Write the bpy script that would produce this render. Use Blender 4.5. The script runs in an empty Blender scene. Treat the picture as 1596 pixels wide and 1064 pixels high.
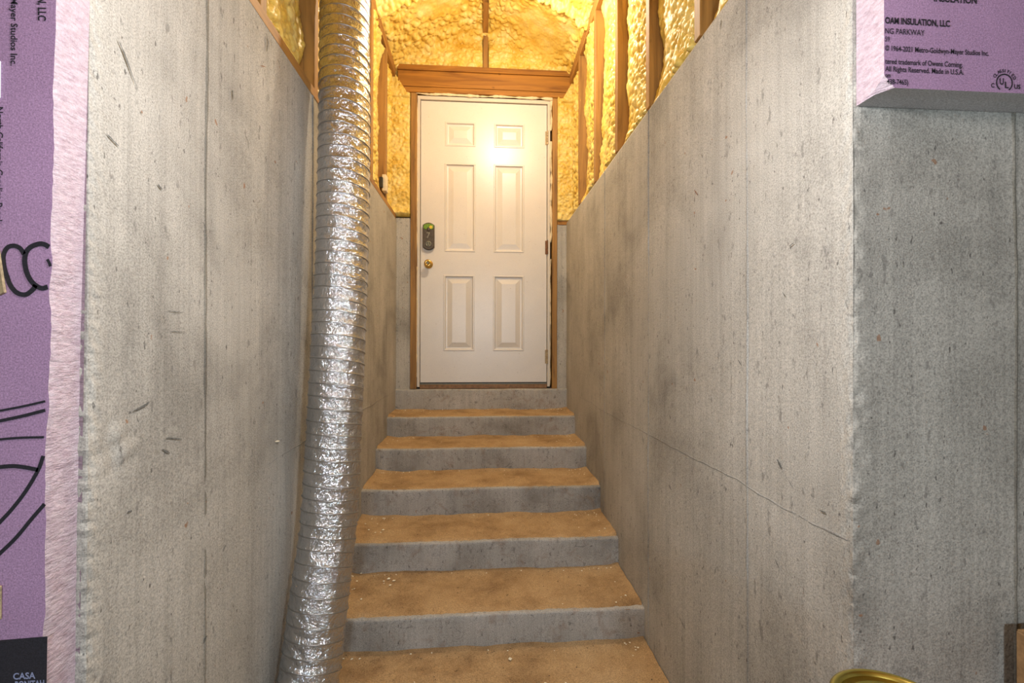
import bpy, math
import numpy as np
from mathutils import Vector, Matrix

rng = np.random.default_rng(7)
SC = bpy.context.scene
COL = SC.collection

# ------------------------------------------------------------------ camera
# All build coordinates are written relative to the camera's eye point
# (X right, Y towards the door, Z up); Z0 lifts them so the floor is z = 0.
Z0 = 1.555
YAW, PITCH, ROLL = 0.07095, 0.00478, 0.00195
cy, sy, cp, sp = math.cos(YAW), math.sin(YAW), math.cos(PITCH), math.sin(PITCH)
fw = Vector((sy*cp, cy*cp, sp)); rt = Vector((cy, -sy, 0)); up = rt.cross(fw)
rt2 = math.cos(ROLL)*rt + math.sin(ROLL)*up
up2 = -math.sin(ROLL)*rt + math.cos(ROLL)*up
cd = bpy.data.cameras.new('camera')
cd.sensor_fit = 'HORIZONTAL'; cd.sensor_width = 36.0; cd.lens = 717.5/1596*36.0
cd.clip_start = 0.02
cam = bpy.data.objects.new('camera', cd); COL.objects.link(cam)
cam.matrix_world = Matrix(((rt2.x, up2.x, -fw.x, 0), (rt2.y, up2.y, -fw.y, 0), (rt2.z, up2.z, -fw.z, Z0), (0, 0, 0, 1)))
SC.camera = cam

# ------------------------------------------------------------------ world, exposure
w = bpy.data.worlds.new('world'); SC.world = w; w.use_nodes = True
w.node_tree.nodes['Background'].inputs[0].default_value = (0.8, 0.88, 1.0, 1)
w.node_tree.nodes['Background'].inputs[1].default_value = 0.15
vs = SC.view_settings
vs.view_transform = 'Standard'; vs.look = 'None'; vs.gamma = 1.0; vs.use_curve_mapping = False
vs.exposure = 0.28

# lamps of the place and an added rear fill (fixtures are built further down)
STAIR_BULB = (0.188, 2.30, 1.85);  STAIR_W = 41.0;  STAIR_C = (1.0, 0.865, 0.68)
FRONT_LAMP = (0.02, 0.55, 0.53);   FRONT_W = 28.0;  FRONT_C = (0.96, 0.97, 1.0)
REAR_FILL  = (0.10, -1.40, 0.20);  REAR_W = 66.0;   REAR_C = (0.70, 0.86, 1.0)  # unseen fill lamp, added to brighten the board faces and right basement wall

# ------------------------------------------------------------------ measures
XL, XR = -0.594, 0.637          # stairwell side walls
YC, YD = 0.744, 3.343           # basement wall face / door wall face
ZT = 0.886                      # top of the concrete
ZF = -1.555                     # basement floor
ZFORM = -0.34                   # pour line
FOAM_Y = YC - 0.051             # face of the pink board

# ------------------------------------------------------------------ helpers
def world_loc(o):
    return o.matrix_world.translation if o.parent is None else o.parent.location + o.location

def link(o, parent, loc):
    COL.objects.link(o)
    if parent is not None:
        o.parent = parent
        base = Vector((0, 0, 0)); p = parent
        while p is not None:
            base += p.location; p = p.parent
        o.location = Vector(loc) - base
    else:
        o.location = loc

def props(o, label=None, cat=None, group=None, kind=None):
    if label: o['label'] = label
    if cat: o['category'] = cat
    if group: o['group'] = group
    if kind: o['kind'] = kind
    return o

def thing(name, loc, label=None, cat=None, group=None, kind=None):
    o = bpy.data.objects.new(name, None); o.empty_display_size = 0.05
    link(o, None, (loc[0], loc[1], loc[2]+Z0))
    return props(o, label, cat, group, kind)

def mesh(name, V, F, mat, parent=None, smooth=False, mats=None, midx=None):
    """one mesh object; origin at the bottom centre of its box"""
    V = np.asarray(V, float).copy(); V[:, 2] += Z0
    lo, hi = V.min(0), V.max(0)
    c = np.array([(lo[0]+hi[0])/2, (lo[1]+hi[1])/2, lo[2]])
    me = bpy.data.meshes.new(name)
    if isinstance(F, np.ndarray):
        n = len(F); k = F.shape[1]
        me.vertices.add(len(V)); me.vertices.foreach_set('co', (V-c).ravel())
        me.loops.add(n*k); me.loops.foreach_set('vertex_index', F.ravel().astype(np.int32))
        me.polygons.add(n); me.polygons.foreach_set('loop_start', (np.arange(n)*k).astype(np.int32))
        me.update(calc_edges=True)
    else:
        me.from_pydata([tuple(v) for v in (V-c)], [], F); me.update()
    for m in (mats or [mat]): me.materials.append(m)
    if midx is not None: me.polygons.foreach_set('material_index', np.asarray(midx, np.int32))
    if smooth: me.polygons.foreach_set('use_smooth', np.ones(len(me.polygons), bool))
    me.validate()
    o = bpy.data.objects.new(name, me)
    link(o, parent, tuple(c))
    return o

class MB:
    def __init__(s): s.v = []; s.f = []
    def add(s, V, F):
        b = len(s.v); s.v += [tuple(v) for v in V]; s.f += [tuple(i+b for i in f) for f in F]; return s
    def box(s, x0, x1, y0, y1, z0, z1, bev=0.0):
        if bev <= 0:
            V = [(x0,y0,z0),(x1,y0,z0),(x1,y1,z0),(x0,y1,z0),(x0,y0,z1),(x1,y0,z1),(x1,y1,z1),(x0,y1,z1)]
            return s.add(V, [(3,2,1,0),(4,5,6,7),(0,1,5,4),(1,2,6,5),(2,3,7,6),(3,0,4,7)])
        # chamfered box: three inset quads rings
        V = []
        def ring(z, i):
            V.extend([(x0+i+0,y0+bev,z),(x0+bev,y0+i,z),(x1-bev,y0+i,z),(x1-i,y0+bev,z),(x1-i,y1-bev,z),(x1-bev,y1-i,z),(x0+bev,y1-i,z),(x0+i,y1-bev,z)])
        ring(z0, bev*0.99); ring(z0+bev, 0); ring(z1-bev, 0); ring(z1, bev*0.99)
        F = [tuple(range(7,-1,-1)), tuple(range(24,32))]
        for r in range(3):
            for i in range(8):
                j = (i+1) % 8; F.append((r*8+i, r*8+j, r*8+8+j, r*8+8+i))
        return s.add(V, F)
    def lathe(s, prof, origin, axis, n=24, cap=True):
        """prof: (radius, distance along axis)"""
        a = Vector(axis).normalized(); t = Vector((0,0,1)) if abs(a.z) < .9 else Vector((1,0,0))
        u = a.cross(t).normalized(); v = a.cross(u)
        V = []; F = []; o = Vector(origin)
        for r, d in prof:
            for k in range(n):
                th = 2*math.pi*k/n; q = o + a*d + (u*math.cos(th)+v*math.sin(th))*r; V.append(tuple(q))
        for i in range(len(prof)-1):
            for k in range(n):
                k2 = (k+1) % n; F.append((i*n+k, i*n+k2, (i+1)*n+k2, (i+1)*n+k))
        if cap:
            F.append(tuple(range(n-1,-1,-1))); F.append(tuple((len(prof)-1)*n+k for k in range(n)))
        return s.add(V, F)
    def tube(s, P, r, n=8, cap=True):
        P = [Vector(p) for p in P]; V = []; F = []
        u = None
        for i, p in enumerate(P):
            t = (P[min(i+1,len(P)-1)] - P[max(i-1,0)]).normalized()
            if u is None:
                u = t.orthogonal().normalized()
            u = (u - t*u.dot(t)).normalized(); v = t.cross(u)
            for k in range(n):
                th = 2*math.pi*k/n; V.append(tuple(p + (u*math.cos(th)+v*math.sin(th))*r))
        for i in range(len(P)-1):
            for k in range(n):
                k2 = (k+1) % n; F.append((i*n+k, i*n+k2, (i+1)*n+k2, (i+1)*n+k))
        if cap:
            F.append(tuple(range(n-1,-1,-1))); F.append(tuple((len(P)-1)*n+k for k in range(n)))
        return s.add(V, F)
    def build(s, name, mat, parent=None, smooth=False):
        return mesh(name, s.v, s.f, mat, parent, smooth)

def grid_faces(nu, nv, closed_u=False):
    I, J = np.meshgrid(np.arange(nu if closed_u else nu-1), np.arange(nv-1), indexing='ij')
    a = I*nv+J; b = ((I+1) % nu)*nv+J
    return np.stack([a, b, b+1, a+1], -1).reshape(-1, 4)

def vnoise(shape, cells, seed, wrap=(False, False)):
    """smooth value noise on a 2-D lattice, range -1..1"""
    r = np.random.default_rng(seed)
    cu, cv = max(1, int(cells[0])), max(1, int(cells[1]))
    G = r.uniform(-1, 1, (cu+2, cv+2))
    if wrap[0]: G[cu] = G[0]; G[cu+1] = G[1]
    if wrap[1]: G[:, cv] = G[:, 0]
    u = np.linspace(0, cu, shape[0], endpoint=not wrap[0]); v = np.linspace(0, cv, shape[1])
    iu = np.minimum(u.astype(int), cu); iv = np.minimum(v.astype(int), cv)
    fu = u-iu; fv = v-iv; fu = fu*fu*(3-2*fu); fv = fv*fv*(3-2*fv)
    iu2 = np.minimum(iu+1, cu+1); iv2 = np.minimum(iv+1, cv+1)
    A = G[np.ix_(iu, iv)]; B = G[np.ix_(iu2, iv)]; C_ = G[np.ix_(iu, iv2)]; D = G[np.ix_(iu2, iv2)]
    fu = fu[:, None]; fv = fv[None, :]
    return (A*(1-fu)+B*fu)*(1-fv)+(C_*(1-fu)+D*fu)*fv

def vn3(P, s, seed):
    """cheap smooth 3-D noise from sines, range about -1..1"""
    r = np.random.default_rng(seed); o = np.zeros(len(P))
    for k in range(7):
        d = r.normal(size=3); d /= np.linalg.norm(d)
        o += np.sin(P@d*s*(0.6+0.9*r.random())+r.uniform(0, 6.28))
    return o/3.2

# ------------------------------------------------------------------ materials
def newmat(name):
    m = bpy.data.materials.new(name); m.use_nodes = True
    nt = m.node_tree; b = nt.nodes['Principled BSDF']
    return m, nt, b
def N(nt, t, **k):
    n = nt.nodes.new(t)
    for a, v in k.items():
        if a.startswith('i_'):
            n.inputs[a[2:]].default_value = v
        else: setattr(n, a, v)
    return n
def pos(nt, scale=(1,1,1)):
    g = N(nt, 'ShaderNodeNewGeometry'); mp = N(nt, 'ShaderNodeMapping'); mp.inputs['Scale'].default_value = scale
    nt.links.new(g.outputs['Position'], mp.inputs['Vector']); return mp.outputs['Vector']
def noise(nt, scale, detail=4, rough=.55, vec=None, dist=0.0):
    n = N(nt, 'ShaderNodeTexNoise'); n.inputs['Scale'].default_value = scale; n.inputs['Detail'].default_value = detail
    n.inputs['Roughness'].default_value = rough; n.inputs['Distortion'].default_value = dist
    nt.links.new(vec if vec is not None else pos(nt), n.inputs['Vector']); return n.outputs['Fac']
def ramp(nt, fac, stops, interp='LINEAR'):
    r = N(nt, 'ShaderNodeValToRGB'); e = r.color_ramp; e.interpolation = interp
    while len(e.elements) < len(stops): e.elements.new(0.5)
    for el, (p, c) in zip(e.elements, stops):
        el.position = p; el.color = (c[0], c[1], c[2], 1) if not isinstance(c, (int, float)) else (c, c, c, 1)
    nt.links.new(fac, r.inputs['Fac']); return r.outputs['Color']
def mix(nt, a, b, fac, mode='MIX'):
    m = N(nt, 'ShaderNodeMix'); m.data_type = 'RGBA'; m.blend_type = mode
    for s, k in ((a, 6), (b, 7)):
        if isinstance(s, (tuple, list)): m.inputs[k].default_value = (*s[:3], 1)
        else: nt.links.new(s, m.inputs[k])
    if isinstance(fac, (int, float)): m.inputs[0].default_value = fac
    else: nt.links.new(fac, m.inputs[0])
    return m.outputs[2]
def bump(nt, b, h, strength, dist):
    n = N(nt, 'ShaderNodeBump'); n.inputs['Strength'].default_value = strength; n.inputs['Distance'].default_value = dist
    nt.links.new(h, n.inputs['Height']); nt.links.new(n.outputs['Normal'], b.inputs['Normal'])

def concrete(name, base=(.435,.410,.362), dark=(.275,.258,.225), light=(.535,.508,.455), pits=True, streak=.32):
    m, nt, b = newmat(name)
    blot = noise(nt, 2.3, 6, .6, dist=.4)
    c = ramp(nt, blot, [(.30, dark), (.47, base), (.70, light)])
    st = noise(nt, 1.0, 5, .6, pos(nt, (22, 22, .9)))
    c = mix(nt, c, ramp(nt, st, [(.3, .62), (.5, 1.0), (.72, 1.16)]), streak, 'MULTIPLY')
    st2 = noise(nt, 1.0, 3, .6, pos(nt, (120, 120, 2.5)))
    c = mix(nt, c, ramp(nt, st2, [(.3, .78), (.55, 1.0), (.7, 1.12)]), .45, 'MULTIPLY')
    gr = noise(nt, 330, 2, .7)
    c = mix(nt, c, ramp(nt, gr, [(.32, .55), (.5, 1.0), (.68, 1.35)]), .75, 'MULTIPLY')
    sp = noise(nt, 45, 3, .6, pos(nt, (1.2, 1.2, .55)))
    spm = ramp(nt, sp, [(.63, 0.0), (.70, 1.0)])
    c = mix(nt, c, (.16, .15, .135), mix(nt, (0, 0, 0), spm, .55))
    if pits:
        sp2 = noise(nt, 120, 2, .5, pos(nt, (1.0, 1.0, .45)))
        c = mix(nt, c, (.11, .10, .09), mix(nt, (0,0,0), ramp(nt, sp2, [(.70, 0.0), (.735, 1.0)]), .8))
        ru = noise(nt, 30, 2, .5)
        c = mix(nt, c, (.30, .14, .06), mix(nt, (0,0,0), ramp(nt, ru, [(.745, 0.0), (.765, 1.0)]), .7))
    nt.links.new(c, b.inputs['Base Color']); b.inputs['Roughness'].default_value = .85
    b.inputs['Specular IOR Level'].default_value = .25
    hs = noise(nt, 110, 6, .7)
    bump(nt, b, hs, .35, .006)
    return m

def wood(name, c1, c2, axis):
    m, nt, b = newmat(name)
    sc = {'x': (1.6, 26, 26), 'y': (26, 1.6, 26), 'z': (26, 26, 1.6)}[axis]
    n1 = noise(nt, 1.0, 5, .6, pos(nt, sc), 1.2)
    c = ramp(nt, n1, [(.32, c1), (.5, c2), (.66, tuple(min(1, v*1.25) for v in c2))])
    k = noise(nt, 3.2, 2, .5, pos(nt, (2, 2, 2)))
    c = mix(nt, c, tuple(v*.35 for v in c1), mix(nt, (0,0,0), ramp(nt, k, [(.70, 0.0), (.74, 1.0)]), .8))
    nt.links.new(c, b.inputs['Base Color']); b.inputs['Roughness'].default_value = .6
    bump(nt, b, n1, .25, .003)
    return m

def plain(name, col, rough=.5, metal=0.0, var=.12, scale=40, bmp=0.0, bscale=200, coat=0.0):
    m, nt, b = newmat(name)
    n = noise(nt, scale, 4, .6)
    c = ramp(nt, n, [(.3, tuple(v*(1-var) for v in col)), (.7, tuple(min(1, v*(1+var)) for v in col))])
    nt.links.new(c, b.inputs['Base Color'])
    b.inputs['Roughness'].default_value = rough; b.inputs['Metallic'].default_value = metal
    if coat: b.inputs['Coat Weight'].default_value = coat
    if bmp: bump(nt, b, noise(nt, bscale, 4, .6), bmp, .002)
    return m

M = {}
M['conc'] = concrete('cast_concrete')
M['conc_stair'] = concrete('stair_concrete', base=(.40,.385,.355), dark=(.24,.225,.20), light=(.50,.48,.45), streak=.25)
nt = M['conc_stair'].node_tree; b = nt.nodes['Principled BSDF']
c = b.inputs['Base Color'].links[0].from_socket
st = noise(nt, 14, 5, .65, dist=.6); c = mix(nt, c, (.22, .125, .06), mix(nt, (0,0,0), ramp(nt, st, [(.54, 0.0), (.74, 1.0)]), .55))
st = noise(nt, 26, 5, .7, dist=1.0); c = mix(nt, c, (.09, .085, .08), mix(nt, (0,0,0), ramp(nt, st, [(.60, 0.0), (.68, 1.0)]), .6))
nt.links.new(c, b.inputs['Base Color'])
M['seam'] = concrete('seam_concrete', base=(.34,.325,.295), dark=(.19,.18,.16), light=(.44,.43,.40))
M['seam_dark'] = concrete('seam_concrete_dark', base=(.235,.215,.175), dark=(.12,.11,.095), light=(.34,.32,.28))
M['wood_y'] = wood('framing_lumber_y', (.19,.085,.018), (.36,.175,.04), 'y')
M['wood_x'] = wood('framing_lumber_x', (.21,.078,.009), (.33,.142,.018), 'x')
M['wood_z'] = wood('framing_lumber_z', (.17,.080,.018), (.32,.165,.040), 'z')

# sandy dust on the treads
m, nt, b = newmat('tan_dust'); M['dust'] = m
n1 = noise(nt, 6, 6, .65); n2 = noise(nt, 260, 3, .7); n3 = noise(nt, 38, 4, .7)
c = ramp(nt, n1, [(.28, (.29,.18,.09)), (.5, (.48,.32,.165)), (.72, (.57,.40,.22))])
c = mix(nt, c, ramp(nt, n2, [(.32, .5), (.5, 1.0), (.68, 1.35)]), .8, 'MULTIPLY')
c = mix(nt, c, (.07, .045, .03), mix(nt, (0,0,0), ramp(nt, n3, [(.66, 0.0), (.72, 1.0)]), .75))
nt.links.new(c, b.inputs['Base Color']); b.inputs['Roughness'].default_value = .95
b.inputs['Specular IOR Level'].default_value = .1
bump(nt, b, noise(nt, 180, 6, .75), .6, .006)

# yellow sprayed polyurethane foam
m, nt, b = newmat('yellow_spray_foam'); M['foam'] = m
n1 = noise(nt, 9, 4, .6); n2 = noise(nt, 90, 3, .6)
c = ramp(nt, n1, [(.3, (.66,.41,.05)), (.5, (.78,.56,.13)), (.7, (.84,.68,.27))])
c = mix(nt, c, ramp(nt, n2, [(.3, .8), (.6, 1.08)]), .7, 'MULTIPLY')
nt.links.new(c, b.inputs['Base Color']); b.inputs['Roughness'].default_value = .42
b.inputs['Specular IOR Level'].default_value = .5
b.inputs['Subsurface Weight'].default_value = .0
bump(nt, b, noise(nt, 130, 4, .6), .35, .004)
M['foam_bead'] = plain('cream_foam_bead', (.74,.62,.40), .6, bmp=.5, bscale=150)
M['crumb'] = plain('cream_foam_crumb', (.88,.81,.62), .7)

# white painted door with dirt flecks
def painted(name, col):
    m, nt, b = newmat(name)
    n1 = noise(nt, 3.0, 4, .6); n2 = noise(nt, 70, 3, .6); n3 = noise(nt, 300, 2, .6)
    c = ramp(nt, n1, [(.3, tuple(v*.93 for v in col)), (.65, col)])
    c = mix(nt, c, (.30, .22, .15), mix(nt, (0,0,0), ramp(nt, n2, [(.71, 0.0), (.75, 1.0)]), .7))
    c = mix(nt, c, ramp(nt, n3, [(.3, .90), (.6, 1.02)]), .6, 'MULTIPLY')
    nt.links.new(c, b.inputs['Base Color']); b.inputs['Roughness'].default_value = .36; b.inputs['Specular IOR Level'].default_value = .9
    bump(nt, b, noise(nt, 160, 3, .6), .10, .002)
    return m
M['door'] = painted('white_door_paint', (.73, .69, .64))
M['jamb'] = painted('white_jamb_paint', (.66, .60, .51))

# foil
m, nt, b = newmat('crinkled_foil'); M['foil'] = m
b.inputs['Metallic'].default_value = 1.0; b.inputs['Base Color'].default_value = (.66,.67,.69,1)
b.inputs['Roughness'].default_value = .12
v1 = N(nt, 'ShaderNodeTexVoronoi'); v1.inputs['Scale'].default_value = 75; v1.feature = 'F1'
dn = N(nt, 'ShaderNodeTexNoise'); dn.inputs['Scale'].default_value = 40; dn.inputs['Detail'].default_value = 3
va = N(nt, 'ShaderNodeVectorMath'); va.operation = 'MULTIPLY_ADD'; va.inputs[1].default_value = (.05,.05,.05)
nt.links.new(pos(nt), dn.inputs['Vector']); nt.links.new(dn.outputs['Color'], va.inputs[0]); nt.links.new(pos(nt), va.inputs[2])
nt.links.new(va.outputs[0], v1.inputs['Vector'])
ad = N(nt, 'ShaderNodeMath'); ad.operation = 'MULTIPLY_ADD'; ad.inputs[1].default_value = .8
nt.links.new(v1.outputs['Distance'], ad.inputs[0]); nt.links.new(noise(nt, 120, 3, .6, dist=1.5), ad.inputs[2])
bump(nt, b, ad.outputs[0], .52, .006)
M['wire'] = plain('duct_wire', (.36,.35,.33), .35, .9, var=.1)

# pink rigid board
def pinkmat(name, col, rough=.6):
    m, nt, b = newmat(name)
    n1 = noise(nt, 4, 4, .6); n2 = noise(nt, 420, 2, .7)
    c = ramp(nt, n1, [(.3, tuple(v*.88 for v in col)), (.7, tuple(min(1, v*1.1) for v in col))])
    c = mix(nt, c, ramp(nt, n2, [(.32, .62), (.5, 1.0), (.68, 1.35)]), .8, 'MULTIPLY')
    nt.links.new(c, b.inputs['Base Color']); b.inputs['Roughness'].default_value = rough
    bump(nt, b, noise(nt, 240, 3, .7), .15, .002)
    return m
M['pink'] = pinkmat('pink_board_face', (.48, .29, .47), .55)
m, nt, b = newmat('pink_board_cut_edge'); M['pink_edge'] = m
n1 = noise(nt, 1.0, 5, .65, pos(nt, (70, 70, 190)))
c = ramp(nt, n1, [(.3, (.50,.36,.42)), (.5, (.66,.52,.58)), (.7, (.76,.64,.69))])
n2 = noise(nt, 420, 2, .7)
c = mix(nt, c, ramp(nt, n2, [(.32, .8), (.5, 1.0), (.68, 1.15)]), .7, 'MULTIPLY')
nt.links.new(c, b.inputs['Base Color']); b.inputs['Roughness'].default_value = .8
bump(nt, b, noise(nt, 1.0, 6, .7, pos(nt, (60, 60, 170))), .7, .012)
M['board_under'] = pinkmat('grey_board_edge', (.50, .50, .51), .7)
M['ink'] = plain('black_ink', (.022,.020,.028), .6, var=.5, scale=500)
M['ink_pale'] = plain('pale_blue_ink', (.33,.36,.55), .6, var=.2, scale=400)
M['sticker'] = plain('white_sticker', (.72,.78,.80), .4, var=.05)
M['tape'] = plain('dark_tape', (.10,.10,.075), .5, var=.6, scale=160)
M['tape_edge'] = plain('tan_tape_edge', (.40,.30,.17), .6, var=.4, scale=160)
M['brass'] = plain('polished_brass', (.72,.48,.14), .22, 1.0, var=.08)
M['bronze'] = plain('dark_bronze', (.10,.085,.07), .45, .6, var=.4, scale=150)
M['film_green'] = plain('green_protective_film', (.16,.30,.05), .25, var=.7, scale=190)
M['film_yellow'] = plain('yellow_film_print', (.75,.55,.05), .3)
M['pewter'] = plain('worn_pewter', (.26,.26,.21), .45, .5)
M['hinge'] = plain('aged_hinge_brass', (.40,.30,.17), .45, .3, var=.3)
M['hinge_rust'] = plain('rusty_hinge', (.20,.09,.04), .6, .3, var=.4)
M['threshold'] = plain('brown_threshold', (.22,.115,.045), .5, var=.35, scale=60)
M['sweep'] = plain('black_door_sweep', (.02,.018,.016), .7)
M['gold_tin'] = plain('gold_tin', (.62,.50,.12), .28, 1.0, var=.1)
M['olive_tin'] = plain('olive_tin_lid', (.42,.40,.10), .38, .9, var=.15)
M['cardboard'] = plain('brown_cardboard', (.30,.17,.07), .8, var=.25, scale=120)
M['porcelain'] = plain('white_porcelain', (.75,.73,.68), .25)
M['plastic'] = plain('white_plastic', (.78,.66,.45), .4)
M['black'] = plain('black_plastic', (.02,.02,.02), .5)
M['osb'] = plain('sheathing', (.42,.27,.12), .8, var=.3, scale=30)
def emis(name, col, s):
    m, nt, b = newmat(name); b.inputs['Base Color'].default_value = (*col, 1)
    b.inputs['Emission Color'].default_value = (*col, 1); b.inputs['Emission Strength'].default_value = s
    return m

# ------------------------------------------------------------------ setting: floor, basement shell
def box_obj(name, b, mat, parent=None, bev=0.0):
    return MB().box(*b, bev).build(name, mat, parent)

def floor_slab():
    o = box_obj('floor', (-2.3, 2.3, -3.3, 4.0, ZF-.1, ZF), M['conc']); props(o, kind='structure')
    o = box_obj('ceiling_basement', (-2.3, 2.3, -3.3, YC-.02, ZT+.04, ZT+.10), M['wood_y']); o.name = 'ceiling'; props(o, kind='structure')
    for nm, b in (('wall_basement_left', (-2.4, -2.3, -3.3, YC, ZF, ZT+.04)), ('wall_basement_right', (2.3, 2.4, -3.3, YC, ZF, ZT+.04)),
                  ('wall_basement_rear', (-2.4, 2.4, -3.4, -3.3, ZF, ZT+.04))):
        props(box_obj(nm, b, M['conc']), kind='structure')
floor_slab()

def l_wall(name, sx, x0, seed):
    """L-shaped cast wall: basement face at YC, then down the stairwell side at x0; sx = +1 right, -1 left"""
    T = .24
    P = []
    for t in np.linspace(2.29, .10, 60): P.append((x0+sx*t, YC))
    for t in np.linspace(.3, 0, 16)**2: P.append((x0+sx*t, YC))
    for t in np.linspace(.02, .3, 15)**2: P.append((x0, YC+t))
    for t in np.linspace(.10, 2.62, 170): P.append((x0, YC+t))
    P = np.array(P); nF = len(P)
    Z = np.concatenate([np.linspace(ZF, ZT, 420)])
    nu, nv = nF, len(Z)
    V = np.zeros((nu, nv, 3)); V[:, :, 0] = P[:, 0][:, None]; V[:, :, 1] = P[:, 1][:, None]; V[:, :, 2] = Z[None, :]
    Q = V.reshape(-1, 3)
    dC = np.hypot(Q[:, 0]-x0, Q[:, 1]-YC)
    big = vn3(Q, 2.2, seed)*.002 + vn3(Q, 9, seed+1)*.0008
    rough = np.clip(vnoise((1, nv), (1, 160), seed+5)[0], -.2, 1)
    rough2 = np.clip(vnoise((1, nv), (1, 38), seed+6)[0], -.3, 1)
    low = np.clip((np.abs(Z-(-.30)) < .35)*1.0, 0, 1)*.6+.5
    chip = (np.maximum(rough, 0)*.006+np.maximum(rough2, 0)*.007)*low*.45 + .0006
    k = np.exp(-(dC/.0075)**2)*np.tile(chip, nu)
    fine = vn3(Q*np.array([1, 1, 1]), 260, seed+8)*.0012*np.exp(-(dC/.03)**2)
    on_side = np.abs(Q[:, 0]-x0) < 1e-6
    if sx < 0: fine = fine + vn3(Q, 170, 77)*.004*np.exp(-((Q[:, 1]-.80)/.05)**2-((Q[:, 2]+.17)/.045)**2)
    Q[:, 0] += sx*(k + np.where(on_side, big, 0) + fine)
    Q[:, 1] += k + np.where(on_side, 0, big) + fine
    F = grid_faces(nu, nv)
    if sx < 0: F = F[:, ::-1]
    base = len(Q)
    back = np.array([(x0+sx*T, YC+2.62), (x0+sx*T, YC+T), (x0+sx*2.29, YC+T)])
    B = [(p[0], p[1], z) for p in back for z in (ZF, ZT)]
    V2 = np.vstack([Q, np.array(B)])
    # closing faces (top cap + outer faces) kept simple
    Fl = [tuple(f) for f in F]
    top = [i*nv+nv-1 for i in range(nu)]; bot = [i*nv for i in range(nu)]
    b0, b1, b2 = base, base+2, base+4
    Fl.append(tuple(top+[b0+1, b1+1, b2+1]))
    Fl.append(((nu-1)*nv, b0, b0+1, (nu-1)*nv+nv-1)); Fl.append((b0, b1, b1+1, b0+1)); Fl.append((b1, b2, b2+1, b1+1)); Fl.append((b2, 0, nv-1, b2+1))
    o = mesh(name, V2, Fl, M['conc'], smooth=True)
    near = (np.arange(len(F)) // (nv-1)); sm = np.ones(len(o.data.polygons), bool); sm[:len(F)] = (near < 68) | (near > 82); sm[len(F):] = False
    o.data.polygons.foreach_set('use_smooth', sm)
    return props(o, kind='structure')
wall_r = l_wall('wall_right', 1, XR, 11)
wall_l = l_wall('wall_left', -1, XL, 31)
props(wall_r, 'cast concrete stairwell wall on the right with vertical form seams')
props(wall_l, 'cast concrete stairwell wall on the left behind the foil duct')

def seam_v(wall, x, y, z0, z1, nx, ny, seed, wd=.006, h=.0022, twin=True):
    """vertical form-joint ridge, a thin uneven fin of concrete"""
    n = 150; z = np.linspace(z0, z1, n)
    r = np.random.default_rng(seed)
    wob = vnoise((1, n), (1, 9), seed)[0]*.003; hw = wd*(.7+.5*np.abs(vnoise((1, n), (1, 40), seed+1)[0]))
    hh = h*(.5+.9*np.abs(vnoise((1, n), (1, 55), seed+2)[0]))
    tx, ty = -ny, nx
    V = []
    for k, (a, b) in enumerate(((-1, -.003), (-.45, 1), (.3, .75), (1, -.003))):
        off = wob+hw*a; up_ = hh*b if b > 0 else np.full(n, b)
        V.append(np.stack([x+tx*off+nx*up_, y+ty*off+ny*up_, z], -1))
    V = np.stack(V, 0).reshape(-1, 3)
    F = grid_faces(4, n)
    return mesh('form_seam', V, F, M['seam'], wall, True)
for i, (y, wd) in enumerate(((1.057, .006), (1.70, .004), (2.31, .004))):
    seam_v(wall_r, XR, y, ZF+.02, ZT-.002, -1, 0, 60+i, wd, .002)
for i, (y, wd) in enumerate(((1.046, .009), (1.69, .005), (2.32, .004))):
    sm_ = seam_v(wall_l, XL, y, ZF+.02, ZT-.002, 1, 0, 70+i, wd, .0025)
    if i == 0: sm_.data.materials[0] = M['seam_dark']
seam_v(wall_r, .94, YC, ZF+.02, ZT-.002, 0, -1, 77, .006, .002).data.materials[0] = M['seam_dark']

def pour_line(wall, x0, nx, seed, y1):
    n = 420; y = np.linspace(YC+.01, y1, n)
    z = ZFORM+vnoise((1, n), (1, 14), seed)[0]*.006+vnoise((1, n), (1, 60), seed+1)[0]*.002
    near = np.clip((1.5-y)/.6, 0, 1)
    hw = .0022*(.6+.6*np.abs(vnoise((1, n), (1, 60), seed+2)[0]))*(1+1.5*near)
    hh = .0020*(.1+1.0*np.abs(vnoise((1, n), (1, 90), seed+3)[0]))
    V = []
    for a, b in ((-1, -.003), (-.5, .4), (.35, 1), (1, -.003)):
        u = hh*b if b > 0 else np.full(n, b)
        V.append(np.stack([x0+nx*u, y, z+hw*a], -1))
    return mesh('pour_line', np.stack(V, 0).reshape(-1, 3), grid_faces(4, n), M['seam'], wall, True)
pour_line(wall_r, XR, -1, 81, 3.33); pour_line(wall_l, XL, 1, 91, 3.33)

M['scuff'] = plain('dark_scuff', (.13,.13,.12), .8, var=.5, scale=200)
M['rust_mark'] = plain('rust_mark', (.22,.09,.04), .8, var=.3)
def scuff(wall, x0, nx, P, wd, mat='scuff'):
    Q = []
    for u, v in P:
        d = fw+rt2*((u-798)/717.5)+up2*((532-v)/717.5); q = d*(x0/d.x); Q.append((q.x, q.y, q.z))
    Q = np.array(Q); n = 12; t = np.linspace(0, len(Q)-1, n)
    Q = np.stack([np.interp(t, np.arange(len(Q)), Q[:, k]) for k in range(3)], -1)
    tn = np.gradient(Q, axis=0); tn /= np.linalg.norm(tn, axis=1)[:, None]
    pr = np.stack([tn[:, 0]*0, -tn[:, 2], tn[:, 1]], -1)
    h = wd/2*np.sin(np.linspace(.25, math.pi-.25, n))*np.random.default_rng(int(P[0][0])).uniform(.5, 1.2, n)
    off = np.array([nx*.0035, 0, 0])
    mesh('scuff_mark', np.vstack([Q+pr*h[:, None]+off, Q-pr*h[:, None]+off]), grid_faces(2, n), M[mat], wall)
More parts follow.
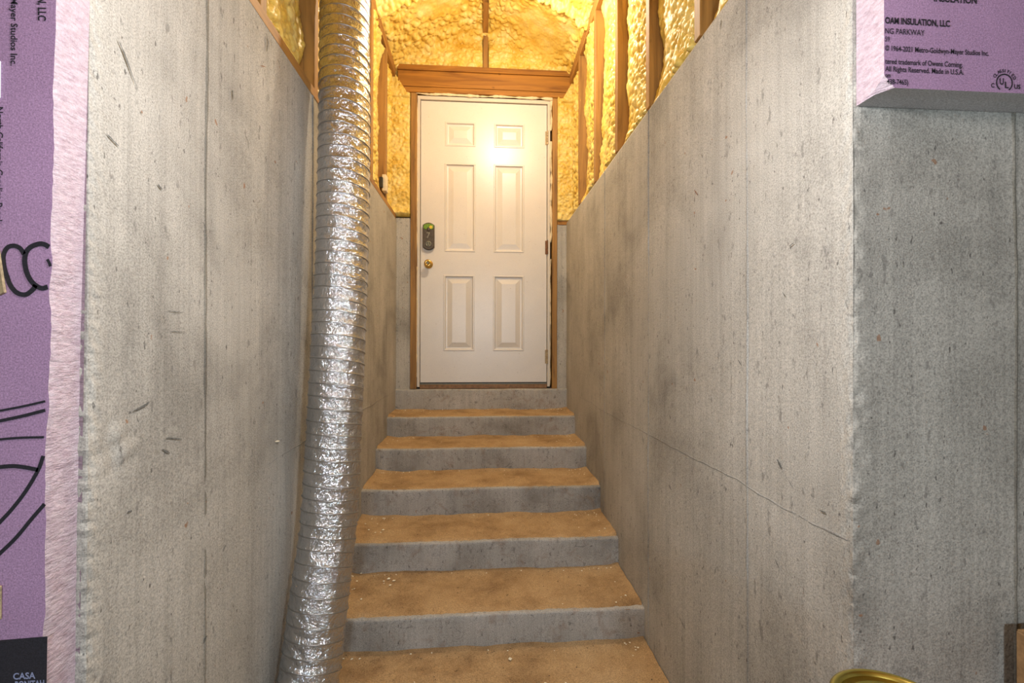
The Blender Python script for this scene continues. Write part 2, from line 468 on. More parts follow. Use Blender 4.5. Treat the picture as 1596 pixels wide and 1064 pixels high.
for P, wd in (([(181,62),(190,82),(198,104),(208,131)], .004), ([(163,208),(172,218),(182,228)], .0035), ([(243,287),(250,296)], .004), ([(379,206),(384,220),(386,232)], .0028),
              ([(360,140),(361,156)], .006), ([(413,52),(416,66),(414,80)], .007), ([(420,60),(422,74)], .004), ([(431,92),(434,100)], .004), ([(398,108),(401,118)], .003),
              ([(250,700),(262,706)], .006), ([(205,640),(222,632),(230,626)], .006), ([(255,682),(280,684)], .003), ([(195,798),(203,796)], .004), ([(258,484),(284,487)], .0015), ([(262,516),(286,517)], .0015),
              ([(345,860),(350,848)], .003), ([(315,1000),(320,990)], .008)):
    scuff(wall_l, XL, 1, P, wd)
for P, wd in (([(1124,46),(1126,30)], .005), ([(1045,200),(1047,190)], .004), ([(1210,870),(1216,884)], .003), ([(1044,755),(1048,764)], .006), ([(1060,960),(1068,978)], .004), ([(1214,716),(1220,730)], .008), ([(1226,740),(1240,762)], .0016),
              ([(1152,560),(1158,570)], .004), ([(1222,455),(1226,462)], .003), ([(1232,384),(1240,378)], .0025), ([(1280,795),(1290,799)], .003)):
    scuff(wall_r, XR, -1, P, wd)
scuff(wall_l, XL, 1, [(217,172),(219,177)], .003, 'rust_mark'); scuff(wall_r, XR, -1, [(1084,296),(1089,304)], .005, 'rust_mark'); scuff(wall_l, XL, 1, [(404,102),(412,104)], .003, 'rust_mark')

# ------------------------------------------------------------------ concrete steps
NOSE = [0.755, 1.075, 1.405, 1.737, 2.072, 2.380, 2.705, 3.030, 3.320]
TOP  = [-1.42, -1.283, -1.145, -1.018, -.884, -.745, -.612, -.479, -.326]
stairs = thing('concrete_stairs', (0.02, 2.0, ZF), 'cast concrete stairs with tan dusty treads climbing to the white door', 'stairs')
def step(i):
    y0 = NOSE[i]; y1 = NOSE[i+1]+.02 if i < 8 else 3.60
    zt = TOP[i]; zb = TOP[i-1]-.01 if i else ZF
    nx, nz, ny = 120, 14, 26
    x = np.linspace(XL-.004, XR+.004, nx)
    # profile: riser then tread
    prof = [(y0+.004*(1-k/(nz-1)), zb+(zt-.008-zb)*k/(nz-1)) for k in range(nz)] + [(y0+.001, zt-.005), (y0+.004, zt-.0015), (y0+.009, zt)]
    prof += [(y, zt) for y in np.linspace(y0+.02, y1, ny)]
    prof = np.array(prof); nv = len(prof)
    V = np.zeros((nx, nv, 3)); V[:, :, 0] = x[:, None]; V[:, :, 1] = prof[:, 0]; V[:, :, 2] = prof[:, 1]
    wob = vnoise((nx, nv), (5, 1), 200+i)*.006
    edge = np.exp(-((prof[:, 0]-y0)/.012)**2)*np.clip((prof[:, 1]-zb)/(zt-zb)*1.4-.4, 0, 1)
    chips = np.maximum(vnoise((nx, 1), (45, 1), 300+i), 0)*.005
    V[:, :, 1] += wob + edge*chips
    V[:, :, 2] += vnoise((nx, nv), (7, 5), 400+i)*.0015 - edge*chips*.7 - .004*(V[:, :, 0]-.02)*0
    nose_shift = (wob+edge*chips)[:, nz+1]; xs_ = x.copy()
    o = mesh('step', V.reshape(-1, 3), grid_faces(nx, nv), M['conc_stair'], stairs, True)
    # dust lying on the tread, ragged at the nosing
    if i == 8: return
    nx2, ny2 = 150, 34
    x = np.linspace(XL+.001, XR-.001, nx2)
    nose = y0+np.interp(x, xs_, nose_shift)
    front = np.maximum(nose+.0005, nose+.001+np.abs(vnoise((nx2, 1), (60, 1), 500+i)[:, 0])*.006+vnoise((nx2, 1), (7, 1), 520+i)[:, 0]*.003)
    front[-8:] += np.linspace(0, .012, 8); front[:6] += np.linspace(.010, 0, 6)
    t = np.linspace(0, 1, ny2)**.8
    back = NOSE[i+1]+.012
    W = np.zeros((nx2, ny2, 3)); W[:, :, 0] = x[:, None]
    W[:, :, 1] = front[:, None]+(back-front[:, None])*t[None, :]
    lump = vnoise((nx2, ny2), (60, 14), 540+i)*.0012+vnoise((nx2, ny2), (18, 6), 560+i)*.002
    heap = np.exp(-((1-t)/.10)**2)[None, :]*.009*(.5+.5*vnoise((nx2, ny2), (14, 1), 580+i)) + (np.exp(-((XR-x)/.035)**2)+np.exp(-((x-XL)/.035)**2))[:, None]*.009
    W[:, :, 2] = zt+.0035+lump+heap; W[:, 0, 2] = zt-.007
    d = mesh('dust_layer', W.reshape(-1, 3), grid_faces(nx2, ny2), M['dust'], o, True)
    d['label'] = 'tan sandy dust on the tread'
for i in range(9): step(i)

# ------------------------------------------------------------------ sprayed foam
def foam_patch(name, parent, org, uv, vv, nvec, W, H, depth, bumps, seed, res=.006, rr=(.008, .024), mask=None, lump=1.0, cap=None):
    """a sheet of sprayed foam: rounded lobes over a base depth; grows along nvec"""
    r = np.random.default_rng(seed)
    nu, nv = max(8, int(W/res)), max(8, int(H/res))
    u = np.linspace(0, W, nu); v = np.linspace(0, H, nv)
    U, Vv = np.meshgrid(u, v, indexing='ij')
    base = depth(U/W, Vv/H) + vnoise((nu, nv), (max(2, W/.07), max(2, H/.07)), seed+1)*.008
    h = np.zeros((nu, nv)) 
    cu = r.uniform(-.02, W+.02, bumps); cv = r.uniform(-.02, H+.02, bumps); cr = r.uniform(rr[0], rr[1], bumps)*r.uniform(.6, 1, bumps)
    asp = r.uniform(.75, 1.35, bumps)
    du, dv = u[1]-u[0], v[1]-v[0]
    for a, b, c, s in zip(cu, cv, cr, asp):
        i0, i1 = max(0, int((a-c*s)/du)), min(nu, int((a+c*s)/du)+2); j0, j1 = max(0, int((b-c/s)/dv)), min(nv, int((b+c/s)/dv)+2)
        if i0 >= i1 or j0 >= j1: continue
        q = c*c-((U[i0:i1, j0:j1]-a)/s)**2-((Vv[i0:i1, j0:j1]-b)*s)**2
        hh = np.sqrt(np.maximum(q, 0))*lump
        h[i0:i1, j0:j1] = np.maximum(h[i0:i1, j0:j1], hh)
    if mask is not None: h *= mask(U/W, Vv/H)
    D = base+h+vnoise((nu, nv), (W/.012, H/.012), seed+2)*.0015
    if cap is not None: D = np.minimum(D, cap)
    D[0] = D[-1] = 0; D[:, 0] = D[:, -1] = 0
    O = np.array(org, float); uv = np.array(uv, float); vv = np.array(vv, float); nvec = np.array(nvec, float)
    P = O+U[..., None]*uv+Vv[..., None]*vv+D[..., None]*nvec
    F = grid_faces(nu, nv)
    if np.dot(np.cross(uv, vv), nvec) < 0: F = F[:, ::-1]
    return mesh(name, P.reshape(-1, 3), F, M['foam'], parent, True)

STUD_Y = [0.93, 1.345, 1.757, 2.172, 2.590, 3.005]
def framed_wall(name, sx, xf, label, ystuds, seed):
    w_ = thing(name, (xf, 2.0, ZT), label, kind='structure')
    dpt = .14
    def bx(nm, y0, y1, z0, z1, mat, a=0.0, d=dpt):
        x0, x1 = sorted((xf+sx*a, xf+sx*d)); return MB().box(x0, x1, y0, y1, z0, z1, .002).build(nm, mat, w_)
    bx('sole_plate', YC+.01, YD, ZT+.0005, ZT+.036, M['wood_y'], -.004 if sx < 0 else .012)
    for y in ystuds: bx('stud', y-.019, y+.019, ZT+.036, 1.900, M['wood_z'])
    bx('top_plate', YC+.01, YD, 1.900, 1.936, M['wood_y']); bx('top_plate', YC+.01, YD, 1.938, 1.974, M['wood_y'])
    bx('sheathing', YC, YD+.05, ZT, 2.0, M['osb'], dpt+.001, dpt+.015)
    ys = list(ystuds)+[YD+.005]
    for k in range(len(ys)-1):
        y0, y1 = ys[k]+.019, ys[k+1]-.019
        if y0 < .8: continue
        Wd = y1-y0
        last = k == len(ys)-2
        # shallow towards the near stud, hollow beside the far stud whose cheek stays bare
        if last: dep = lambda a, b: .075+.03*np.sin(a*3.1)+.02*a
        else:
            dep = lambda a, b, s=seed+k: .090+.024*np.clip(1-a, 0, 1)**.9+.02*np.exp(-(b/.06)**2)+.02*np.exp(-((1-b)/.05)**2)+.02*np.clip((a-.80)/.20,0,1)**2*vnoise(a.shape,(2,6),s+3)
        msk = (lambda a, b: np.ones_like(a)) if last else (lambda a, b: np.clip(1.25-1.2*np.clip(a-.15, 0, 1), .22, 1))
        foam_patch('foam_infill', w_, (xf+sx*dpt, y0, ZT+.036), (0, 1, 0), (0, 0, 1), (-sx, 0, 0), Wd, 1.900-ZT-.036,
                   dep, int(900*Wd/.37), seed+k*7, res=.005 if y0 > 1 else .012, mask=msk, rr=(.011, .024), cap=dpt+.010)
    return w_
framed_wall('wall_right_framed', 1, .655, 'stud wall with yellow spray foam above the right concrete wall', STUD_Y, 700)
fl = framed_wall('wall_left_framed', -1, -.600, 'stud wall with yellow spray foam above the left concrete wall', [0.915, 1.322, 1.735, 2.17, 2.625, 3.02], 800)

# small switch plate half buried in the foam of the left framed wall
sw = thing('switch_plate', (-.60, 2.95, .955), 'small pale switch plate half buried in yellow foam left of the door', 'switch')
MB().box(-.612, -.585, 2.935, 2.99, .958, 1.062, .003).build('cover_plate', M['plastic'], sw)
MB().box(-.625, -.604, 2.915, 2.9345, .975, 1.04, .002).build('box_body', M['black'], sw)

# ------------------------------------------------------------------ door wall
wb = thing('wall_back', (.02, YD, ZF), 'door end wall of concrete, lumber and yellow spray foam', kind='structure')
def cheek(nm, x0, x1, z0, z1):
    nx, nz = 14, 120
    x = np.linspace(x0, x1, nx); z = np.linspace(z0, z1, nz)
    V = np.zeros((nx, nz, 3)); V[:, :, 0] = x[:, None]; V[:, :, 2] = z[None, :]
    V[:, :, 1] = YD+vnoise((nx, nz), (3, 20), int(abs(x0)*1000))*.002
    V = V.reshape(-1, 3); F = [tuple(f) for f in grid_faces(nx, nz)]
    n = len(V); B = [(x0, YD+.20, z0), (x0, YD+.20, z1), (x1, YD+.20, z0), (x1, YD+.20, z1)]
    F += [(0, nz-1, n+1, n), ((nx-1)*nz, n+2, n+3, nx*nz-1), tuple([i*nz+nz-1 for i in range(nx)]+[n+3, n+1]), (n, n+1, n+3, n+2)]
    return mesh(nm, np.vstack([V, B]), F, M['conc'], wb, True)
cheek('concrete_cheek', XL-.005, -.493, -.330, .900)
cheek('concrete_cheek', .568, XR+.03, -.330, .872)
MB().box(.570, XR+.02, YD-.004, YD+.10, .872, .900, .002).build('sill_block', M['wood_x'], wb)
# trimmers, header
MB().box(-.493, -.448, YD-.012, YD+.13, -.326, 1.797, .002).build('trimmer_stud', M['wood_z'], wb)
MB().box(.530, .567, YD-.012, YD+.13, -.326, 1.797, .002).build('trimmer_stud', M['wood_z'], wb)
MB().box(-.588, .668, YD-.030, YD+.10, 1.952, 1.990, .002).build('header_cap', M['wood_x'], wb)
MB().box(-.584, .664, YD-.022, YD+.10, 1.838, 1.950, .002).build('header_board', M['wood_x'], wb)
MB().box(-.560, .640, YD-.020, YD+.10, 1.798, 1.836, .002).build('header_base', M['wood_x'], wb)
MB().box(.023, .060, YD-.010, YD+.03, 1.991, 2.26, .002).build('gable_stud', M['wood_z'], wb)
MB().box(-.90, .95, YD+.10, YD+.12, -.33, 2.45).build('sheathing', M['osb'], wb)
# foam either side of the door
foam_patch('foam_infill', wb, (-.70, YD+.02, .912), (1, 0, 0), (0, 0, 1), (0, -1, 0), .208, .898,
           lambda a, b: .030-.020*(a > .96)+.03*np.exp(-(b/.05)**2)*(b > .012), 520, 901, res=.005, rr=(.006, .018), lump=.7)
foam_patch('foam_infill', wb, (.566, YD+.02, .900), (1, 0, 0), (0, 0, 1), (0, -1, 0), .20, .91,
           lambda a, b: .030+.0*a, 520, 911, res=.005, rr=(.006, .018), lump=.7)
# overspray at the upper left corner of the header
foam_patch('foam_overspray', wb, (-.72, YD-.004, 1.76), (1, 0, 0), (0, 0, 1), (0, -1, 0), .223, .20,
           lambda a, b: np.where((a*.223-.108)/.115+b*1.1 < 1.0, .022, -.02), 120, 921, res=.005, rr=(.006, .016), lump=.5)
foam_patch('foam_overspray', wb, (.585, YD-.004, 1.76), (1, 0, 0), (0, 0, 1), (0, -1, 0), .20, .18,
           lambda a, b: np.where((1-a*.20/.09)+b*1.1 < .95, .022, -.02), 120, 922, res=.005, rr=(.006, .016), lump=.5)
# gable triangle above the header: two bays of foam
APX, APZ = .040, 2.275
for x0, x1, sd in ((-.612, .024, 931), (.059, .690, 941)):
    foam_patch('gable_foam', wb, (x0, YD+.08, 1.985), (1, 0, 0), (0, 0, 1), (0, -1, 0), x1-x0, .33,
               lambda a, b: .055+.055*np.clip(1-b*1.6, 0, 1)**.7, 420, sd, res=.005, rr=(.010, .026), lump=.8)

# ------------------------------------------------------------------ roof over the stairs
roof = thing('ceiling_gable', (APX, 2.0, 1.98), 'low gable roof over the stairs lined with yellow spray foam', kind='structure')
PZ = 1.985
def roofplane(side):
    xe = .690 if side > 0 else -.630
    e = np.array([xe, 0, PZ]); a = np.array([APX, 0, APZ+.01]); d = a-e; L = np.linalg.norm(d); d /= L
    n = np.array([-d[2]*1, 0, d[0]]) if side > 0 else np.array([d[2], 0, -d[0]])
    if n[2] > 0: n = -n
    return e, d, L, n
RAFT = [0.82, 1.19, 1.585, 1.98, 2.38, 2.78, 3.19]
for side in (1, -1):
    e, d, L, n = roofplane(side)
    # foam bays between rafters
    edges = RAFT[1:6]+[YD+.06]
    for k in range(len(edges)-1):
        y0, y1 = edges[k], edges[k+1]
        vis = y0 > 2.3
        if side > 0 and y0 > 2.7:
            msk = lambda A, B: np.clip(1.15-2.2*np.exp(-(((A-.42)/.26)**2+((B-.50)/.30)**2)), .04, 1)
        else:
            msk = lambda A, B: np.clip(1.1-1.6*np.exp(-(((A-.55)/.22)**2+((B-.25)/.20)**2)), .05, 1)
        foam_patch('roof_foam', roof, e+np.array([0, y0, 0])-n*.05, tuple(d), (0, 1, 0), tuple(n), L, y1-y0,
                   (lambda A, B: .030+.03*np.exp(-(A/.10)**2)+.02*np.exp(-((1-A)/.10)**2)+(.06*np.exp(-((1-B)/.13)**2))*1.0), 620, 960+k*5+(side > 0)*50,
                   res=.0055 if vis else .014, rr=(.012, .027), mask=msk, lump=1.0)
    for y in RAFT[1:6]:
        # rafter: a board on edge following the slope
        q0 = e-d*.02; q1 = e+d*(L-.02); mb = MB(); V = []
        for q in (q0, q1):
            for yy in (y-.019, y+.019):
                for h_ in (-.10, .018):
                    V.append((q[0]+n[0]*h_, yy, q[2]+n[2]*h_))
        mb.add(V, [(0,1,3,2),(4,6,7,5),(0,4,5,1),(2,3,7,6),(1,5,7,3),(0,2,6,4)]).build('rafter', M['wood_x'], roof)
    # roof deck
    V = []
    for q in (e-d*.1, e+d*(L+.03)):
        for yy in (.70, YD+.15):
            for h_ in (-.14, -.12):
                V.append((q[0]+n[0]*h_, yy, q[2]+n[2]*h_))
    MB().add(V, [(0,1,3,2),(4,6,7,5),(0,4,5,1),(2,3,7,6),(1,5,7,3),(0,2,6,4)]).build('roof_deck', M['osb'], roof)
MB().box(APX-.019, APX+.019, .74, YD-.01, APZ-.030, APZ+.12, .002).build('ridge_board', M['wood_y'], roof)
# overspray bead along the plates on both sides
# wall of the house above the opening, closes the stairwell towards the basement
o = MB().box(-.95, .95, .70, .735, ZT+.045, 2.50).build('wall_house', M['osb']); props(o, kind='structure')

# ------------------------------------------------------------------ the door
door = thing('door_1', (.03, YD+.01, -.32), 'white six-panel door with brass knob at the top of the concrete stairs', kind='structure')
DX0, DX1, DZ0, DZ1 = -.4225, .4915, -.280, 1.750
DY = YD+.006                     # face of the slab
panels = [(-.250,-.030,1.428,1.606),(.105,.327,1.428,1.606),(-.252,-.030,.663,1.306),(.103,.325,.663,1.306),(-.258,-.036,-.054,.497),(.100,.325,-.054,.497)]
# slab with openings for the panels: built as stiles and rails in one face grid
xs = sorted({DX0, DX1, *[p[0] for p in panels], *[p[1] for p in panels]}); zs = sorted({DZ0, DZ1, *[p[2] for p in panels], *[p[3] for p in panels]})
def slab():
    V = []; F = []; idx = {}
    def vid(x, z, y):
        k = (round(x, 5), round(z, 5), y)
        if k not in idx: idx[k] = len(V); V.append((x, y, z))
        return idx[k]
    for i in range(len(xs)-1):
        for j in range(len(zs)-1):
            cx, cz = (xs[i]+xs[i+1])/2, (zs[j]+zs[j+1])/2
            if any(p[0] < cx < p[1] and p[2] < cz < p[3] for p in panels): continue
            F.append((vid(xs[i], zs[j], DY), vid(xs[i+1], zs[j], DY), vid(xs[i+1], zs[j+1], DY), vid(xs[i], zs[j+1], DY)))
    Y2 = DY+.042
    a = [vid(DX0, DZ0, DY), vid(DX1, DZ0, DY), vid(DX1, DZ1, DY), vid(DX0, DZ1, DY)]
    # back and rim as a simple tray set a hair inside the front grid
    b0 = len(V); V.extend([(DX0, DY, DZ0), (DX1, DY, DZ0), (DX1, DY, DZ1), (DX0, DY, DZ1), (DX0, Y2, DZ0), (DX1, Y2, DZ0), (DX1, Y2, DZ1), (DX0, Y2, DZ1)])
    F += [(b0+4, b0+7, b0+6, b0+5), (b0, b0+4, b0+5, b0+1), (b0+1, b0+5, b0+6, b0+2), (b0+2, b0+6, b0+7, b0+3), (b0+3, b0+7, b0+4, b0)]
    return mesh('slab', V, F, M['door'], door)
slab()
def panel(p):
    x0, x1, z0, z1 = p
    rings = [(0, 0), (.004, -.003), (.010, -.003), (.017, .010), (.026, .011), (.062, .002)]
    V = []; F = []
    for ins, dy in rings:
        V += [(x0+ins, DY+dy, z0+ins), (x1-ins, DY+dy, z0+ins), (x1-ins, DY+dy, z1-ins), (x0+ins, DY+dy, z1-ins)]
    for r in range(len(rings)-1):
        for k in range(4):
            k2 = (k+1) % 4; F.append((r*4+k, r*4+k2, r*4+4+k2, r*4+4+k))
    n = (len(rings)-1)*4; F.append((n, n+1, n+2, n+3))
    mesh('raised_panel', V, F, M['door'], door)
for p in panels: panel(p)
# jamb, stop, threshold, sweep
MB().box(-.446, -.4265, YD-.006, YD+.11, -.312, 1.780, .0015).build('side_jamb', M['jamb'], door)
MB().box(.4955, .5150, YD-.006, YD+.11, -.312, 1.780, .0015).build('side_jamb', M['jamb'], door)
MB().box(-.4465, .5155, YD-.007, YD+.11, 1.7545, 1.781, .0015).build('head_jamb', M['jamb'], door)
MB().box(-.426, .495, YD-.004, YD+.12, -.325, -.296, .003).build('threshold', M['threshold'], door)
MB().box(-.424, .493, YD+.004, YD+.012, -.2935, -.288).build('threshold_strip', M['pewter'], door)
MB().box(DX0+.002, DX1-.002, DY+.006, DY+.03, -.2955, -.2795).build('door_sweep', M['sweep'], door)
# hinges: three knuckled barrels on the right
for z, mt in ((1.508, 'hinge'), (.705, 'hinge_rust'), (-.095, 'hinge')):
    mb = MB()
    for k in range(5):
        mb.lathe([(.0055, k*.0205), (.0065, k*.0205+.001), (.0065, k*.0205+.0185), (.0055, k*.0205+.0195)], (.4945, YD-.007, z-.05), (0, 0, 1), 12)
    mb.box(.480, .4925, DY-.0015, DY+.001, z-.05, z+.05)
    mb.build('hinge', M[mt], door)
# knob
kb = MB().lathe([(.030, 0), (.031, -.004), (.026, -.009), (.012, -.012), (.010, -.030), (.018, -.036), (.026, -.046), (.0265, -.054), (.022, -.060), (.013, -.062), (.012, -.0605), (.004, -.0600)],
                (-.365, DY, .570), (0, 1, 0), 32).build('door_knob', M['brass'], door, True)
MB().lathe([(.0085, 0), (.0085, -.004), (.0055, -.005), (.005, -.003)], (-.365, DY-.060, .570), (0, 1, 0), 20).build('keyhole_button', M['pewter'], kb, True)
# keypad deadbolt: arched bronze plate, green film at its head, number wheel mark and turn piece
kx, kz0, kz1, kw = -.364, .671, .866, .041
def arched(name, x, w2, z0, z1, arch, y0, y1, mat, parent):
    n = 9; P = []
    for k in range(n): t = -1+2*k/(n-1); P.append((x+w2*t, z0-0+arch*(abs(t)**2)*1.0))
    for k in range(n): t = 1-2*k/(n-1); P.append((x+w2*t, z1-arch*(abs(t)**2)*1.0))
    N_ = len(P); V = [(a, y0, b) for a, b in P]+[(a, y1, b) for a, b in P]
    c = np.mean(P, 0); V += [(c[0]+(a-c[0])*.90, y0-.003, c[1]+(b-c[1])*.96) for a, b in P]
    F = [tuple(range(2*N_, 3*N_))]
    for k in range(N_):
        k2 = (k+1) % N_; F += [(k, k2, 2*N_+k2, 2*N_+k), (k, N_+k, N_+k2, k2)]
    F.append(tuple(range(2*N_-1, N_-1, -1)))
    return mesh(name, V, F, mat, parent)
lock = arched('keypad_lock', kx, kw, kz0, kz1, .018, DY-.022, DY, M['bronze'], door)
lock['label'] = 'dark bronze keypad deadbolt with green film at its head'
arched('protective_film', kx, .035, .812, .858, .010, DY-.0258, DY-.0245, M['film_green'], lock)
MB().lathe([(.012, 0), (.012, -.003), (.009, -.004)], (kx+.017, DY-.0255, .832), (0, 1, 0), 12).build('film_print', M['film_yellow'], lock)
MB().lathe([(.014, 0), (.013, -.004), (.008, -.006)], (kx, DY-.025, .818), (0, 1, 0), 16).build('keyway_dome', M['bronze'], lock, True)
MB().lathe([(.020, 0), (.020, -.004), (.016, -.006), (.015, -.003)], (kx, DY-.025, .712), (0, 1, 0), 24).build('thumb_turn_ring', M['pewter'], lock, True)
MB().box(kx-.004, kx+.004, DY-.040, DY-.027, .698, .728, .002).build('thumb_turn', M['pewter'], lock)

def text_obj(name, body, size, at, ex, ez, mat, parent, width=None, align='LEFT', bold=0.0, dy=.0006, shear=0.0):
    """flat lettering on a plane facing -Y; ex, ez = reading and up directions (x, z)"""
    cu = bpy.data.curves.new('t', 'FONT'); cu.body = body; cu.size = size; cu.align_x = align; cu.offset = bold; cu.resolution_u = 3; cu.shear = shear
    t = bpy.data.objects.new('t', cu); COL.objects.link(t)
    dg = bpy.context.evaluated_depsgraph_get(); dg.update()
    me = bpy.data.meshes.new_from_object(t.evaluated_get(dg))
    bpy.data.objects.remove(t)
    co = np.empty(len(me.vertices)*3); me.vertices.foreach_get('co', co); co = co.reshape(-1, 3)
    s = 1.0
    if width: s = width/max(1e-6, (co[:, 0].max()-co[:, 0].min()))
    if align == 'LEFT': co[:, 0] -= co[:, 0].min()
    elif align == 'RIGHT': co[:, 0] -= co[:, 0].max()
    x = at[0]+co[:, 0]*s*ex[0]+co[:, 1]*ez[0]; z = at[2]+co[:, 0]*s*ex[1]+co[:, 1]*ez[1]
    V = np.stack([x, np.full(len(x), at[1]-dy), z], -1)
    F = [tuple(p.vertices) for p in me.polygons]
    bpy.data.meshes.remove(me)
    return mesh(name, V, F, mat, parent)
text_obj('number_mark', '7', .058, (kx-.014, DY-.0256, .755), (1, 0), (0, 1), M['pewter'], lock)

# foam bead squeezed out around the frame: uneven lumps in the gap
def bead(P0, P1, r0, seed, n=90):
    P0 = np.array(P0); P1 = np.array(P1); L = np.linalg.norm(P1-P0); d = (P1-P0)/L
    a = np.array([0, -1., 0]); c = np.cross(d, a); t = np.linspace(0, L, n); m_ = 9
    rad = r0*(.75+.5*vnoise((1, n), (1, max(4, L/.045)), seed)[0]+.25*vnoise((1, n), (1, max(4, L/.015)), seed+1)[0]); rad = np.maximum(rad, .002)
    off = vnoise((1, n), (1, max(3, L/.09)), seed+2)[0]*.003
    th = np.linspace(0, math.pi*2, m_, endpoint=False)
    V = P0+t[:, None, None]*d+(c*off[:, None])[:, None, :]+rad[:, None, None]*(np.cos(th)[None, :, None]*c+np.sin(th)[None, :, None]*a*.7)
    V = V.transpose(1, 0, 2)
    return mesh('foam_bead', V.reshape(-1, 3), grid_faces(m_, n, True)[:, ::-1], M['foam_bead'], door, True)
bead((-.4475, YD-.006, -.24), (-.4475, YD-.006, .55), .0055, 1001); bead((-.4475, YD-.006, .66), (-.4475, YD-.006, 1.73), .0055, 1002)
bead((-.455, YD-.014, 1.790), (.53, YD-.014, 1.790), .010, 1003, 200)
bead((.522, YD-.006, .74), (.522, YD-.006, 1.48), .008, 1005); bead((.522, YD-.006, 1.56), (.522, YD-.006, 1.785), .010, 1006)
bead((.5185, YD-.003, -.30), (.5185, YD-.003, .62), .004, 1007)

# ------------------------------------------------------------------ foil duct
R_D = .084; PITCH_D = .039
knots = [(-.50, -.30, -1.461), (-.50, .15, -1.461), (-.50, .45, -1.44), (-.495, .80, -1.315), (-.495, 1.10, -1.165), (-.494, 1.28, -1.085),
         (-.489, 1.372, -.98), (-.476, 1.444, -.714), (-.470, 1.495, -.536), (-.466, 1.545, -.136), (-.465, 1.572, .075), (-.463, 1.592, .293),
         (-.464, 1.620, .737), (-.474, 1.655, .981), (-.484, 1.70, 1.255), (-.46, 1.76, 1.60), (-.40, 1.80, 1.85), (-.36, 1.82, 2.03)]
def catmull(K, per=40):
    K = np.array(K); K = np.vstack([2*K[0]-K[1], K, 2*K[-1]-K[-2]]); out = []
    for i in range(1, len(K)-2):
        t = np.linspace(0, 1, per, endpoint=False)[:, None]
        p0, p1, p2, p3 = K[i-1:i+3]
        out.append(.5*((2*p1)+(-p0+p2)*t+(2*p0-5*p1+4*p2-p3)*t**2+(-p0+3*p1-3*p2+p3)*t**3))
    return np.vstack(out+[K[-2][None]])
C0 = catmull(knots)
for _ in range(60): C0[1:-1] = C0[1:-1]*.5+(C0[:-2]+C0[2:])*.25
s_ = np.concatenate([[0], np.cumsum(np.linalg.norm(np.diff(C0, axis=0), axis=1))]); LD = s_[-1]
nS = int(LD/.0035); sv = np.linspace(0, LD, nS)
CC = np.stack([np.interp(sv, s_, C0[:, k]) for k in range(3)], -1)
T = np.gradient(CC, axis=0); T /= np.linalg.norm(T, axis=1)[:, None]
ref = np.array([1., 0, 0]); Uu = ref-T*(T@ref)[:, None]; Uu /= np.linalg.norm(Uu, axis=1)[:, None]; Ww = np.cross(T, Uu)
duct = thing('foil_duct', (-.494, 1.2, ZF), 'silver foil flexible duct running down the left side of the stairs', 'duct')
nA = 112; th = np.linspace(0, 2*np.pi, nA, endpoint=False)
ph = (sv[None, :]/PITCH_D + th[:, None]/(2*np.pi)) % 1.0            # 0 at a wire
x_ = np.minimum(ph, 1-ph)                                            # distance to wire in pitches
sag = .0026*np.clip(x_/.5, 0, 1)**.6
r1 = np.random.default_rng(5)
def crink(cu, cv, seed):
    G = np.random.default_rng(seed).uniform(-1, 1, (cu, cv+2))
    u = np.linspace(0, cu, nA, endpoint=False); v = np.linspace(0, cv, nS)
    sh = np.arange(nA)[:, None]*0
    iu = u.astype(int); iv = np.minimum(v.astype(int), cv); fu = (u-iu)[:, None]; fv = (v-iv)[None, :]
    A = G[iu][:, iv]; B = G[(iu+1) % cu][:, iv]; C_ = G[iu][:, iv+1]; D = G[(iu+1) % cu][:, iv+1]
    tri = (fu+fv < 1)
    return np.where(tri, A+(B-A)*fu+(C_-A)*fv, D+(C_-D)*(1-fu)+(B-D)*(1-fv))
cr = crink(26, int(LD/.017), 3)*.0021+crink(48, int(LD/.009), 4)*.0012
rad = R_D+.0015-sag+cr*np.clip(x_/.12, .15, 1)
V = CC[None]+rad[..., None]*(np.cos(th)[:, None, None]*Uu[None]+np.sin(th)[:, None, None]*Ww[None])
mesh('foil_sleeve', V.reshape(-1, 3), grid_faces(nA, nS, True), M['foil'], duct, False)
# helical wire
nT = int(LD/PITCH_D); k = np.linspace(0.02, nT-.05, nT*44)
ang = -2*np.pi*k; ss = k*PITCH_D
def interp(A): return np.stack([np.interp(ss, sv, A[:, i]) for i in range(3)], -1)
c_, u_, w_ = interp(CC), interp(Uu), interp(Ww)
rv = np.cos(ang)[:, None]*u_+np.sin(ang)[:, None]*w_
tt = interp(T); wc = c_+rv*(R_D+.0012)
a6 = np.linspace(0, 2*np.pi, 6, endpoint=False)
V = wc[None]+.0017*(np.cos(a6)[:, None, None]*rv[None]+np.sin(a6)[:, None, None]*tt[None])
mesh('wire_coil', V.reshape(-1, 3), grid_faces(6, len(k), True), M['wire'], duct, True)
mb = MB().lathe([(R_D+.004, -.01), (R_D+.016, -.008), (R_D+.016, .02), (R_D+.004, .022)], tuple(CC[-1]-T[-1]*.10), tuple(T[-1]), 48, False); mb.build('collar', M['wire'], duct)

